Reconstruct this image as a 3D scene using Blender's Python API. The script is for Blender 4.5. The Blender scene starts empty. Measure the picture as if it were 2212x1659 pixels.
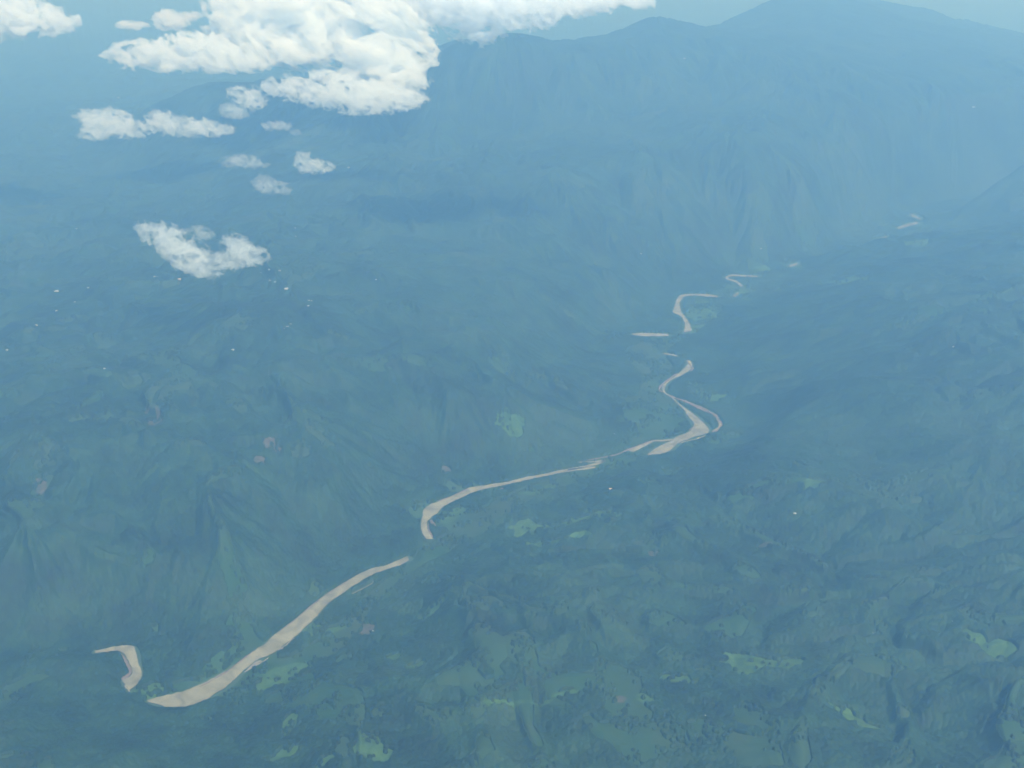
import bpy, math, time
import numpy as np
from mathutils import Vector, Matrix

T0 = time.time()
scn = bpy.context.scene
COL = scn.collection

# ------------------------------------------------------------------ camera
CAM_H = 3000.0
HFOV = math.radians(50.0)
PITCH = math.radians(-24.0)
cam_d = bpy.data.cameras.new('camera')
cam_d.sensor_width = 36.0
cam_d.lens = 18.0 / math.tan(HFOV / 2)
cam_d.clip_start = 1.0
cam_d.clip_end = 400000.0
cam = bpy.data.objects.new('camera', cam_d)
cam.location = (0, 0, CAM_H)
cam.rotation_euler = (math.radians(90) + PITCH, 0, 0)
COL.objects.link(cam)
scn.camera = cam

# ------------------------------------------------------------------ light
SUN_ELEV = math.radians(57.0)
SUN_AZ = math.radians(143.0)          # measured from +Y towards +X (to the right, a little behind)
sun_dir = Vector((math.sin(SUN_AZ) * math.cos(SUN_ELEV), math.cos(SUN_AZ) * math.cos(SUN_ELEV), math.sin(SUN_ELEV)))
sd = bpy.data.lights.new('sun', 'SUN')
sd.energy = 5.0
sd.angle = math.radians(0.5)
sd.color = (0.86, 0.965, 1.0)     # the photograph's white balance is cold
sun = bpy.data.objects.new('sun', sd)
sun.rotation_euler = sun_dir.to_track_quat('Z', 'Y').to_euler()
sun.location = sun_dir * 6000
COL.objects.link(sun)

world = bpy.data.worlds.new('World')
scn.world = world
world.use_nodes = True
wn = world.node_tree
wn.nodes.clear()
wo = wn.nodes.new('ShaderNodeOutputWorld')
wb = wn.nodes.new('ShaderNodeBackground')
ws = wn.nodes.new('ShaderNodeTexSky')
ws.sky_type = 'NISHITA'
ws.sun_disc = False
ws.sun_elevation = SUN_ELEV
ws.sun_rotation = SUN_AZ
ws.altitude = 0
wb.inputs['Strength'].default_value = 0.10
wn.links.new(ws.outputs[0], wb.inputs[0])
wn.links.new(wb.outputs[0], wo.inputs[0])

scn.view_settings.view_transform = 'Standard'
scn.view_settings.look = 'None'
scn.view_settings.exposure = 0.65
scn.view_settings.gamma = 1.0
scn.view_settings.use_curve_mapping = False

cy = scn.cycles
cy.max_bounces = 22
cy.diffuse_bounces = 2
cy.glossy_bounces = 2
cy.transmission_bounces = 2
cy.volume_bounces = 20
cy.transparent_max_bounces = 96
cy.use_denoising = True
cy.use_adaptive_sampling = False
cy.sample_clamp_indirect = 8.0

# haze
HAZE_D = 1.7e-4
HAZE_EXT = (4.2e-5, 7.8e-5, 1.38e-4)    # what the air takes out of a beam, per metre
HAZE_ALB = (0.84, 0.925, 0.88)           # share of that which is scattered
HAZE_C = tuple(e * a / HAZE_D for e, a in zip(HAZE_EXT, HAZE_ALB))
HAZE_A = tuple((1 - e * (1 - a) / HAZE_D / (1 - c)) ** 2 for e, a, c in zip(HAZE_EXT, HAZE_ALB, HAZE_C))
HAZE_G = 0.45

# ------------------------------------------------------------------ noise helpers
def _hash(ix, iy, seed):
    n = (ix.astype(np.int64) * 374761393 + iy.astype(np.int64) * 668265263 + seed * 974711) & 0xffffffff
    n = ((n ^ (n >> 13)) * 1274126177) & 0xffffffff
    n = ((n ^ (n >> 16)) * 2246822519) & 0xffffffff
    return (n ^ (n >> 15)) & 0xffffffff

def h01(ix, iy, seed):
    return _hash(ix, iy, seed).astype(np.float32) / np.float32(4294967295.0)

def perlin(x, y, seed=0):
    ix = np.floor(x); iy = np.floor(y)
    fx = (x - ix).astype(np.float32); fy = (y - iy).astype(np.float32)
    ix = ix.astype(np.int64); iy = iy.astype(np.int64)
    u = fx * fx * fx * (fx * (fx * 6 - 15) + 10); v = fy * fy * fy * (fy * (fy * 6 - 15) + 10)
    def g(i, j):
        a = h01(ix + i, iy + j, seed) * np.float32(2 * math.pi)
        return np.cos(a) * (fx - i) + np.sin(a) * (fy - j)
    a = g(0, 0); b = g(1, 0); c = g(0, 1); d = g(1, 1)
    return (a + u * (b - a) + v * ((c + u * (d - c)) - (a + u * (b - a)))) * 1.41

def fbm(x, y, seed=0, octs=4, gain=0.5):
    s = 0.0; a = 1.0; t = 0.0
    for k in range(octs):
        s = s + a * perlin(x * 2 ** k + 17.3 * k, y * 2 ** k - 9.1 * k, seed + k * 31)
        t += a; a *= gain
    return s / t

def sstep(a, b, x):
    t = np.clip((x - a) / (b - a), 0, 1)
    return t * t * (3 - 2 * t)

# ------------------------------------------------------------------ picture <-> place
# px, py are measured on the photograph at 2212 x 1659
F = 1106.0 / math.tan(HFOV / 2)
cp, sp_ = math.cos(PITCH), math.sin(PITCH)

def ray(px, py):
    u = (np.asarray(px, float) - 1106.0) / F
    v = (829.5 - np.asarray(py, float)) / F
    # camera forward (0,cp,sp), up (0,-sp,cp)
    return np.stack([u, cp - v * sp_, sp_ + v * cp], -1)

def at_z(px, py, z=0.0):
    d = ray(px, py)
    t = (z - CAM_H) / d[..., 2]
    return d[..., 0] * t, d[..., 1] * t

# ------------------------------------------------------------------ the river's course (both banks traced)
# each reach: list of (left bank x,y, right bank x,y)
REACH = [   # (seen, rows)
    # hook at the lower left
    (1, [(205, 1407, 206, 1412), (222, 1404, 224, 1410), (245, 1399, 246, 1407), (266, 1396, 258, 1408), (288, 1397, 268, 1416), (294, 1415, 278, 1432),
     (301, 1440, 286, 1450), (307, 1455, 281, 1462), (303, 1470, 266, 1472), (296, 1480, 270, 1480), (284, 1489, 277, 1494)]),
    (0, [(284, 1489, 277, 1494), (300, 1503, 292, 1508), (318, 1514, 320, 1518)]),
    (1, [(318, 1514, 320, 1518), (345, 1507, 350, 1525), (375, 1500, 362, 1529), (402, 1492, 400, 1527), (430, 1482, 430, 1518), (460, 1466, 462, 1503), (490, 1449, 495, 1480),
     (520, 1428, 527, 1450), (548, 1408, 556, 1428), (575, 1390, 590, 1412), (600, 1368, 622, 1389), (625, 1349, 648, 1368), (655, 1325, 675, 1342), (690, 1297, 705, 1310),
     (720, 1275, 733, 1288), (760, 1250, 771, 1262), (800, 1231, 808, 1241), (835, 1222, 845, 1228), (860, 1212, 866, 1222), (880, 1203, 884, 1212)]),
    (0, [(880, 1203, 884, 1212), (900, 1186, 908, 1196), (921, 1166, 936, 1166)]),
    (1, [(921, 1166, 936, 1166), (912, 1152, 926, 1150), (909, 1135, 922, 1133), (912, 1118, 929, 1121), (917, 1100, 945, 1108), (935, 1089, 955, 1097), (960, 1080, 972, 1087), (985, 1070, 996, 1077),
     (1012, 1056, 1022, 1065), (1050, 1049, 1055, 1056), (1090, 1043, 1094, 1048), (1136, 1032, 1140, 1038), (1170, 1026, 1172, 1031), (1210, 1017, 1214, 1022), (1224, 1015, 1227, 1020.5)]),
    (1, [(1224, 1015, 1227, 1020.5), (1240, 1013, 1242, 1018), (1262, 1010.5, 1264, 1015.5), (1286, 1009, 1286, 1012.5)]),
    (1, [(1226, 1014, 1227, 1018), (1248, 1010, 1250, 1014), (1268, 1006, 1270, 1010), (1290, 1000, 1294, 1004), (1307, 993.5, 1309, 998)]),
    (1, [(1252, 998.5, 1252, 1001), (1275, 997.8, 1275, 1000.3), (1308, 994, 1309, 998)]),
    (0, [(1308, 994, 1309, 1000), (1335, 988, 1336, 993), (1365, 982, 1368, 988), (1399, 980, 1399, 985)]),
    (1, [(1399, 982, 1399, 985), (1408, 975, 1412, 983), (1424, 965, 1430, 981), (1442, 957, 1450, 972), (1465, 943, 1467, 957), (1488, 935, 1500, 945), (1497, 922, 1529, 936), (1496, 912, 1527, 922),
     (1483, 897, 1508, 903), (1479, 888, 1492, 891), (1462, 872, 1466, 872), (1450, 860, 1453, 859), (1436, 851, 1439, 850), (1430, 843, 1436, 843), (1432, 833, 1440, 831), (1446, 822, 1452, 821),
     (1466, 808, 1474, 811), (1478, 796, 1494, 796), (1486, 786, 1492, 782), (1481, 780, 1486, 779)]),
    (1, [(1354, 970, 1354, 973.5), (1366, 968, 1366, 977), (1378, 964.5, 1380, 972), (1394, 959, 1396, 964), (1412, 952, 1413, 955.5), (1430, 951.5, 1430, 955), (1452, 949, 1454, 953)]),
    (0, [(1481, 780, 1486, 779), (1472, 774, 1474, 774), (1462, 768.5, 1462, 771.5)]),
    (1, [(1462, 768.5, 1462, 771.5), (1448, 765.5, 1448, 768.5), (1434, 763, 1434, 766)]),
    (0, [(1434, 764.2, 1436, 766.5), (1418, 752, 1416, 756), (1392, 738, 1394, 742), (1378, 727, 1372, 725.5), (1366, 722, 1366, 724)]),
    (1, [(1366, 721.5, 1366, 724.5), (1385, 720, 1385, 727), (1405, 720.5, 1405, 727.5), (1444, 722.5, 1444, 727)]),
    (0, [(1444, 723, 1444, 727), (1462, 723, 1466, 727), (1476, 719, 1493, 716)]),
    (1, [(1476, 719, 1494, 716), (1479, 700, 1489, 699), (1470, 684, 1478, 682), (1454, 676, 1472, 676), (1455, 669, 1470, 668), (1459, 655, 1468, 656), (1464, 645, 1474, 646), (1473, 637.5, 1477, 641.5),
     (1500, 635.8, 1500, 639.5), (1530, 636.8, 1530, 642), (1550, 640, 1550, 643.5)]),
    (0, [(1550, 640, 1550, 643.5), (1570, 643, 1572, 645.5), (1584, 640.5, 1588, 641.5)]),
    (1, [(1583, 640, 1588, 642.5), (1588, 635.5, 1594, 637), (1593, 632, 1595, 633)]),
    (0, [(1593, 632, 1595, 633), (1600, 626, 1604, 625), (1601, 619, 1606, 617.5)]),
    (1, [(1600, 620.5, 1606, 618.5), (1588, 610.5, 1592, 608), (1572, 605.5, 1574, 602.5), (1567, 600, 1573, 600.5),
     (1580, 594, 1582, 598), (1604, 595, 1604, 598.3), (1636, 596.8, 1636, 599.8)]),
    (0, [(1635, 597.5, 1635, 599.5), (1668, 586, 1672, 589), (1705, 574.5, 1707, 577.5)]),
    (1, [(1705, 573.5, 1706, 577.5), (1714, 571, 1716, 575), (1722, 568.5, 1723, 571)]),
    (0, [(1722, 568.5, 1723, 571), (1760, 557, 1765, 560), (1830, 540, 1835, 543), (1903, 515, 1905, 518.5)]),
    (1, [(1903, 514.5, 1904, 519), (1910, 512, 1912, 516.5), (1914, 510, 1915, 512)]),
    (0, [(1914, 510, 1915, 512), (1926, 501, 1928, 504), (1939, 492, 1940, 495.5)]),
    (1, [(1938, 492, 1940, 496), (1960, 484.5, 1963, 489), (1981, 480, 1982, 484.5)]),
    (0, [(1981, 480, 1982, 484.5), (1986, 478, 1988, 479), (1986, 474, 1989, 475)]),
    (1, [(1986, 475.5, 1989, 473.5), (1977, 471, 1979, 467.5), (1967, 467, 1968, 464.5), (1973, 464, 1975, 462)]),
]
BRANCH = {5, 7, 10}
def smooth_strip(rows, n=9):
    A = np.array(rows, float)
    k = len(A); out = []
    for i in range(k - 1):
        p0 = A[max(i - 1, 0)]; p1 = A[i]; p2 = A[i + 1]; p3 = A[min(i + 2, k - 1)]
        for t in np.arange(n) / n:
            out.append(0.5 * ((2 * p1) + (-p0 + p2) * t + (2 * p0 - 5 * p1 + 4 * p2 - p3) * t * t + (-p0 + 3 * p1 - 3 * p2 + p3) * t ** 3))
    out.append(A[-1])
    return np.array(out)

strips = []
for _, r_ in REACH:
    S = smooth_strip(r_)
    lx, ly = at_z(S[:, 0], S[:, 1]); rx, ry = at_z(S[:, 2], S[:, 3])
    wd = np.hypot(lx - rx, ly - ry) + 1e-6
    ux, uy = (lx - rx) / wd, (ly - ry) / wd
    am = np.clip(wd * 0.10, 1.5, 7.0)
    jl = am * (perlin(lx / 55, ly / 55, 71) + 0.7 * perlin(lx / 19, ly / 19, 72)); jr = am * (perlin(rx / 55, ry / 55, 73) + 0.7 * perlin(rx / 19, ry / 19, 74))
    strips.append((lx + ux * jl, ly + uy * jl, rx + ux * jr, ry + uy * jr))
cl = []
for i_, (lx, ly, rx, ry) in enumerate(strips):
    if i_ in BRANCH: continue
    for k in range(0, len(lx) - 1, 6):
        cl.append(((lx[k] + rx[k]) / 2, (ly[k] + ry[k]) / 2, math.hypot(lx[k] - rx[k], ly[k] - ry[k]) / 2))
lx, ly, rx, ry = strips[-1]
cl.append(((lx[-1] + rx[-1]) / 2, (ly[-1] + ry[-1]) / 2, 12.0))
# the valley goes on beyond what shows, up and down stream
x0, y0 = at_z(160, 1412); x1, y1 = at_z(60, 1440); x2, y2 = at_z(-150, 1500)
cl = [(float(x2), float(y2), 45), (float(x1), float(y1), 40), (float(x0), float(y0), 30)] + cl
for (a, b, z) in ((2020, 452, 20), (2120, 430, 20), (2300, 415, 20)):
    x_, y_ = at_z(a, b, 0); cl.append((float(x_), float(y_), z))
CLN = np.array(cl)
HIDDEN = {i_ for i_, (v_, _) in enumerate(REACH) if not v_}
cv = []
for i_, (lx, ly, rx, ry) in enumerate(strips):
    if i_ in HIDDEN: continue
    cv.append([((lx[k] + rx[k]) / 2, (ly[k] + ry[k]) / 2, math.hypot(lx[k] - rx[k], ly[k] - ry[k]) / 2) for k in range(0, len(lx), 4)] + [((lx[-1] + rx[-1]) / 2, (ly[-1] + ry[-1]) / 2, math.hypot(lx[-1] - rx[-1], ly[-1] - ry[-1]) / 2)])

# narrow sand bars and back channels: (name, line, width in metres, height, material)
SHORES = [
 ('sandbar', [(1442, 852), (1460, 860), (1485, 868), (1512, 879), (1538, 892), (1549, 902), (1556, 916), (1549, 927), (1538, 933)], 26, 4.2, 'M_WETSAND'),
 ('sandbar', [(1468, 862), (1490, 872), (1515, 884), (1535, 893)], 20, 4.6, 'M_WETSAND'),
 ('river_channel', [(1548, 902), (1551, 910), (1555, 917), (1548, 926), (1537, 931)], 16, 4.9, 'M_WATER'),
 ('river_channel', [(1505, 946), (1514, 944), (1524, 940)], 12, 4.9, 'M_WATER'),
 ('river_channel', [(1466, 957), (1484, 952), (1512, 946)], 8, 4.9, 'M_WATER'),
 ('sandbar', [(1434, 848), (1424, 842), (1428, 832), (1440, 822), (1454, 812), (1464, 806)], 18, 4.5, 'M_WETSAND'),
 ('sandbar', [(1486, 782), (1492, 790), (1496, 796), (1488, 804)], 16, 4.5, 'M_WETSAND'),
 ('sandbar', [(1268, 994), (1300, 988), (1330, 982), (1354, 972), (1385, 960), (1412, 950)], 14, 4.4, 'M_WETSAND'),
 ('sandbar', [(945, 1082), (975, 1072), (1005, 1058), (1012, 1053)], 12, 4.4, 'M_WETSAND'),
 ('river_channel', [(555, 1434), (568, 1428), (580, 1420)], 9, 4.9, 'M_WATER'),
 ('river_channel', [(760, 1282), (785, 1270), (806, 1258)], 7, 4.9, 'M_WATER'),
 ('sandbar', [(430, 1484), (460, 1468), (495, 1447), (520, 1427), (548, 1405)], 10, 4.5, 'M_WETSAND'),
 ('sandbar', [(600, 1366), (640, 1336), (680, 1302), (720, 1274), (770, 1243)], 8, 4.5, 'M_WETSAND'),
 ('sandbar', [(1488, 930), (1496, 923), (1507, 919)], 9, 5.0, 'M_WETSAND'),
 ('river_channel', [(268, 1480), (276, 1488), (280, 1494)], 10, 4.9, 'M_WATER'),
]
SHL = []
for (_, pts_, w_, z_, _m) in SHORES:
    P_ = np.array(pts_, float); x_, y_ = at_z(P_[:, 0], P_[:, 1], z_)
    SHL.append([(float(a), float(b), w_ * 0.5) for a, b in zip(x_, y_)])

def river_dist(x, y, lines=None):
    d = np.full(x.shape, 1e9, np.float32)
    for (ax, ay, aw), (bx, by, bw) in [q for L_ in (lines or [CLN]) for q in zip(L_[:-1], L_[1:])]:
        vx, vy = bx - ax, by - ay
        L = vx * vx + vy * vy + 1e-6
        t = np.clip(((x - ax) * vx + (y - ay) * vy) / L, 0, 1)
        q = np.hypot(x - ax - t * vx, y - ay - t * vy) - (aw + t * (bw - aw))
        d = np.minimum(d, q.astype(np.float32))
    return d

# ------------------------------------------------------------------ large relief: heights at places one can find in the photograph
PTS = [
 # long spur country left of the river
 (150,880,380),(340,830,420),(420,880,330),(590,612,540),(800,664,470),(960,705,400),(1100,790,260),(1190,835,150),(600,800,350),(720,900,330),(900,850,290),(300,1000,340),
 (450,1050,290),(130,1080,300),(0,1250,250),(200,1300,140),(500,1200,190),(700,1100,170),(350,660,340),(100,700,230),(0,800,250),(-100,1000,300),(1010,930,150),(1200,930,90),(820,1040,150),
 # rolling country far left
 (50,600,200),(200,520,210),(400,500,300),(100,400,150),(250,350,160),(100,250,120),(300,230,120),(100,100,90),(600,500,380),(720,470,450),(450,350,300),(-200,500,150),(-200,200,100),(0,0,60),(300,60,60),(600,20,60),
 # the range
 (330,262,350),(380,232,560),(430,198,760),(480,180,900),(545,178,900),(640,176,900),(760,160,1060),(850,130,1240),(940,106,1400),(990,93,1460),(1050,86,1500),(1095,80,1530),(1140,71,1600),(1175,80,1520),(1205,92,1420),
 (1250,79,1420),(1300,80,1400),(1340,62,1450),(1385,42,1500),(1430,26,1560),(1470,36,1500),(1510,64,1350),
 (1540,66,1280),(1600,38,1350),(1650,8,1420),(1700,-30,1500),(1760,-45,1560),(1800,-30,1480),(1840,-12,1420),(1900,14,1300),(1960,40,1210),(2050,57,1120),(2100,64,1080),(2130,63,1080),(2180,74,1010),(2230,92,950),(2400,160,700),
 (1000,250,800),(800,330,620),(1200,250,820),(1100,400,560),(1300,300,760),(1500,230,900),(1450,440,430),(1650,300,830),(1800,425,560),(1700,500,230),(1600,560,70),(1300,600,160),(1200,700,150),
 (1350,660,60),(1150,600,280),(1000,560,330),(900,450,480),(1950,300,740),(2100,250,840),(2212,330,600),(1940,420,180),(1870,500,80),(700,380,500),(560,440,400),
 # right bank
 (1660,660,110),(1780,610,230),(2000,560,280),(2212,480,390),(2300,700,520),(2212,700,500),(2000,700,420),(1800,760,270),(1660,830,110),(1700,900,150),(2000,900,370),(2212,900,420),(1800,1000,200),
 (2212,1100,310),(1600,1080,70),(1900,1200,160),(1500,1050,45),
 # near hills
 (1000,1250,70),(1200,1150,45),(1500,1200,85),(1300,1350,110),(900,1450,80),(700,1560,110),(1200,1500,160),(1600,1400,130),(2000,1400,190),(2212,1500,230),(1700,1600,210),(100,1560,150),(160,1480,120),(300,1620,160),
 (0,1450,120),(-200,1650,150),(1100,1800,150),(400,1800,150),(2300,1750,230),(1700,1900,200),
]
cx, cy_, cz = [], [], []
for (a, b, z) in PTS:
    x_, y_ = at_z(a, b, z); cx.append(float(x_)); cy_.append(float(y_)); cz.append(z)
# ground behind the range falls to a far lowland
for (a, b, z) in [p for p in PTS if p[2] >= 700 and p[1] < 135 and p[0] > 800]:
    x_, y_ = at_z(a, b, z); cx.append(float(x_) * 1.22); cy_.append(float(y_) * 1.22); cz.append(350)
    cx.append(float(x_) * 1.5); cy_.append(float(y_) * 1.5); cz.append(60)
for a in np.radians(np.arange(-90, 91, 12)):
    for R in (34000, 52000):
        cx.append(R * math.sin(a)); cy_.append(R * math.cos(a)); cz.append(50)
for (x_, y_, z) in ((-3000, 0, 200), (3000, 0, 220), (0, -3000, 180), (0, 1500, 180), (-8000, 3000, 200), (8000, 3000, 400), (12000, 9000, 600), (-14000, 9000, 150)):
    cx.append(x_); cy_.append(y_); cz.append(z)
for k in range(0, len(CLN), 5):
    cx.append(CLN[k, 0]); cy_.append(CLN[k, 1]); cz.append(0)
cx = np.array(cx); cy_ = np.array(cy_); cz = np.array(cz, float)
C0 = 560.0
A_ = np.sqrt((cx[:, None] - cx) ** 2 + (cy_[:, None] - cy_) ** 2 + C0 * C0)
A_ -= np.eye(len(cx)) * 60.0
n_ = len(cx)
M_ = np.zeros((n_ + 1, n_ + 1)); M_[:n_, :n_] = A_; M_[n_, :n_] = 1; M_[:n_, n_] = 1
W_ = np.linalg.solve(M_, np.append(cz, 0))
GX0, GX1, GY0, GY1, GS = -42000, 42000, -6000, 60000, 120.0
gx = np.arange(GX0, GX1 + 1, GS); gy = np.arange(GY0, GY1 + 1, GS)
MX, MY = np.meshgrid(gx, gy)
mac = np.full(MX.shape, W_[-1])
for k in range(n_):
    mac += W_[k] * np.sqrt((MX - cx[k]) ** 2 + (MY - cy_[k]) ** 2 + C0 * C0)
mac = np.maximum(mac, 20)
for _ in range(7):
    p_ = np.pad(mac, 1, mode='edge')
    mac = (p_[1:-1, 1:-1] * 2 + p_[:-2, 1:-1] + p_[2:, 1:-1] + p_[1:-1, :-2] + p_[1:-1, 2:]) / 6
r1_ = fbm(MX / 2600, MY / 2600, 21, 4, 0.62); r2_ = 1 - np.abs(fbm(MX / 1900 + 7, MY / 1900, 23, 4, 0.55)) * 3.2
calm = 1.0
for (a, b, ra) in ((1935, 535, 900), (1985, 512, 900), (2040, 520, 900), (1700, 590, 500), (1600, 660, 400)):
    x_, y_ = at_z(a, b, 150)
    calm = calm * (1 - 0.85 * np.exp(-((MX - x_) ** 2 + (MY - y_) ** 2) / ra ** 2))
mac = mac + calm * (120 * r1_ + 85 * r2_) * np.clip(1.2 - mac / 1150, 0.10, 1) * sstep(0, 900, river_dist(MX, MY))
mac = np.maximum(mac, 20)
edge = np.clip((30000 - np.abs(MX)) / 8000, 0, 1) * np.clip((50000 - MY) / 8000, 0, 1)
mac = 60 + (mac - 60) * edge
mgy, mgx = np.gradient(mac, GS)
mac = mac.astype(np.float32); mgx = mgx.astype(np.float32); mgy = mgy.astype(np.float32)

def samp(G, x, y):
    u = np.clip((x - GX0) / GS, 0, len(gx) - 1.001); v = np.clip((y - GY0) / GS, 0, len(gy) - 1.001)
    i = u.astype(int); j = v.astype(int); fu = (u - i).astype(np.float32); fv = (v - j).astype(np.float32)
    return (G[j, i] * (1 - fu) + G[j, i + 1] * fu) * (1 - fv) + (G[j + 1, i] * (1 - fu) + G[j + 1, i + 1] * fu) * fv

def gullies(px, py, dx, dy):
    ix = np.floor(px).astype(np.int64); iy = np.floor(py).astype(np.int64)
    fx = (px - ix).astype(np.float32); fy = (py - iy).astype(np.float32)
    va = 0; vx = 0; vy = 0; wt = 0
    for i in (-1, 0, 1):
        for j in (-1, 0, 1):
            hx = h01(ix + i, iy + j, 11); hy = h01(ix + i, iy + j, 57)
            qx = fx - i - hx; qy = fy - j - hy
            w = np.exp(-(qx * qx + qy * qy) * 2.2)
            m = (qx * dx + qy * dy) * np.float32(2 * math.pi)
            va = va + np.cos(m) * w
            s = -np.sin(m) * w
            vx = vx + s * dx; vy = vy + s * dy
            wt = wt + w
    return va / wt, vx / wt, vy / wt

# spurs that stand between the camera and the stretches of river one cannot see: (px, py, radius across, radius along, height)
SPURS = [(300, 1528, 120, 80, 30), (908, 1200, 70, 60, 25), (1350, 992, 120, 50, 16), (1400, 752, 95, 120, 30), (1466, 726, 50, 40, 14), (1568, 647, 60, 60, 14), (1600, 628, 50, 50, 10),
         (1672, 592, 120, 80, 24), (1800, 562, 260, 140, 60), (1868, 540, 190, 120, 45), (110, 1440, 260, 120, 50), (2010, 480, 100, 100, 25), (1345, 735, 120, 120, 30)]
SP = []
for (a, b, ra, rb, hh) in SPURS:
    x_, y_ = at_z(a, b, hh * 0.5)
    SP.append((float(x_), float(y_), ra, rb, hh))

E_SC = 1.0 / 1250.0
def height(x, y):
    """ground height without trees, and the raw ruggedness used for colour"""
    x = np.asarray(x, np.float64); y = np.asarray(y, np.float64)
    wx = x + 260 * perlin(x / 1700, y / 1700, 5) ; wy = y + 260 * perlin(x / 1700 + 40, y / 1700, 6)
    b = samp(mac, wx, wy); sx = samp(mgx, wx, wy); sy = samp(mgy, wx, wy)
    sl = np.sqrt(sx * sx + sy * sy) + 1e-4
    k = np.minimum(sl * 9, 1.4) / sl
    dx = sy * k; dy = -sx * k          # across the slope
    e = 0; ex = 0; ey = 0; a = 1.0; f = 1.0
    for o in range(5):
        v, gx_, gy__ = gullies(x * E_SC * f, y * E_SC * f, (dx + ey * 0.85).astype(np.float32), (dy - ex * 0.85).astype(np.float32))
        e = e + a * v; ex = ex + a * gx_ * 1.0; ey = ey + a * gy__ * 1.0
        a *= 0.52; f *= 1.95
    amp = 42 + 24 * sstep(0.05, 0.30, sl) + 0.02 * np.clip(b, 0, 1200)
    amp = amp * (1 - 0.5 * sstep(1150, 1500, b))
    h = b + amp * (0.7 + 0.5 * perlin(x / 2100, y / 2100, 78)) * 1.15 * np.tanh(e / 1.15) + 20 * fbm(x / 460, y / 460, 77, 5, 0.55)
    rd = river_dist(x, y, [CLN] + SHL)
    floor_w = 20 + 130 * (perlin(x / 900, y / 900, 91) + 0.1)
    s = sstep(0, 1, (rd - floor_w.clip(10, 200)) / (430 + 0.25 * np.clip(b, 0, 900)))
    h = np.maximum(h, 12) * s + 3.0 * sstep(5, 60, rd)
    rc = sstep(4, 70, river_dist(x, y, cv))
    for (qx, qy, ra, rb, hh) in SP:
        m = rc * np.exp(-(((x - qx) / ra) ** 2 + ((y - qy) / rb) ** 2))
        h = h + hh * m
    return h, e, rd, sl

def on_ground(px, py):
    """where the line of sight through a point of the photograph meets the ground"""
    d = ray(px, py)
    t0 = (1900 - CAM_H) / d[2]; t1 = (-30 - CAM_H) / d[2]
    t1 = min(t1, 60000) if t1 > 0 else 60000
    t = np.linspace(max(t0, 500), t1, 1200)
    h = height(d[0] * t, d[1] * t)[0]
    below = np.nonzero(CAM_H + d[2] * t < h)[0]
    if len(below) == 0:
        return None
    i = max(below[0], 1)
    t = np.linspace(t[i - 1], t[i], 40); h = height(d[0] * t, d[1] * t)[0]
    b = np.nonzero(CAM_H + d[2] * t < h)[0]
    i = b[0] if len(b) else -1
    return float(d[0] * t[i]), float(d[1] * t[i]), float(h[i])

# ------------------------------------------------------------------ materials
def new_mat(name):
    m = bpy.data.materials.new(name); m.use_nodes = True
    nt = m.node_tree; nt.nodes.clear()
    out = nt.nodes.new('ShaderNodeOutputMaterial'); out.name = 'out'
    return m, nt, out

def N(nt, typ, **kw):
    n = nt.nodes.new(typ)
    for k, v in kw.items():
        if k == 'ins':
            for a, b in v.items(): n.inputs[a].default_value = b
        else: setattr(n, k, v)
    return n

def ramp(nt, src, stops):
    r = nt.nodes.new('ShaderNodeValToRGB')
    cr = r.color_ramp
    while len(cr.elements) < len(stops): cr.elements.new(0.5)
    for e, (p, c) in zip(cr.elements, stops):
        e.position = p; e.color = (*c, 1)
    nt.links.new(src, r.inputs[0])
    return r.outputs[0]

def noise(nt, vec, scale, detail=4, rough=0.55, dist=0.0):
    n = N(nt, 'ShaderNodeTexNoise', ins={'Scale': scale, 'Detail': detail, 'Roughness': rough, 'Distortion': dist})
    nt.links.new(vec, n.inputs['Vector'])
    return n.outputs[0]

def mixc(nt, fac, a, b):
    m = N(nt, 'ShaderNodeMix', data_type='RGBA')
    if isinstance(fac, float): m.inputs[0].default_value = fac
    else: nt.links.new(fac, m.inputs[0])
    for s, v in ((6, a), (7, b)):
        if isinstance(v, tuple): m.inputs[s].default_value = (*v, 1)
        else: nt.links.new(v, m.inputs[s])
    return m.outputs[2]

def simple(name, col, rough=0.8, metal=0.0, nscale=None, var=0.25):
    m, nt, out = new_mat(name)
    b = N(nt, 'ShaderNodeBsdfPrincipled', ins={'Roughness': rough, 'Metallic': metal})
    if nscale:
        tc = N(nt, 'ShaderNodeTexCoord')
        f = noise(nt, tc.outputs['Object'], nscale)
        c = ramp(nt, f, [(0.3, tuple(v * (1 - var) for v in col)), (0.7, tuple(min(1, v * (1 + var)) for v in col))])
        nt.links.new(c, b.inputs['Base Color'])
    else:
        b.inputs['Base Color'].default_value = (*col, 1)
    nt.links.new(b.outputs[0], out.inputs[0])
    return m

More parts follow.
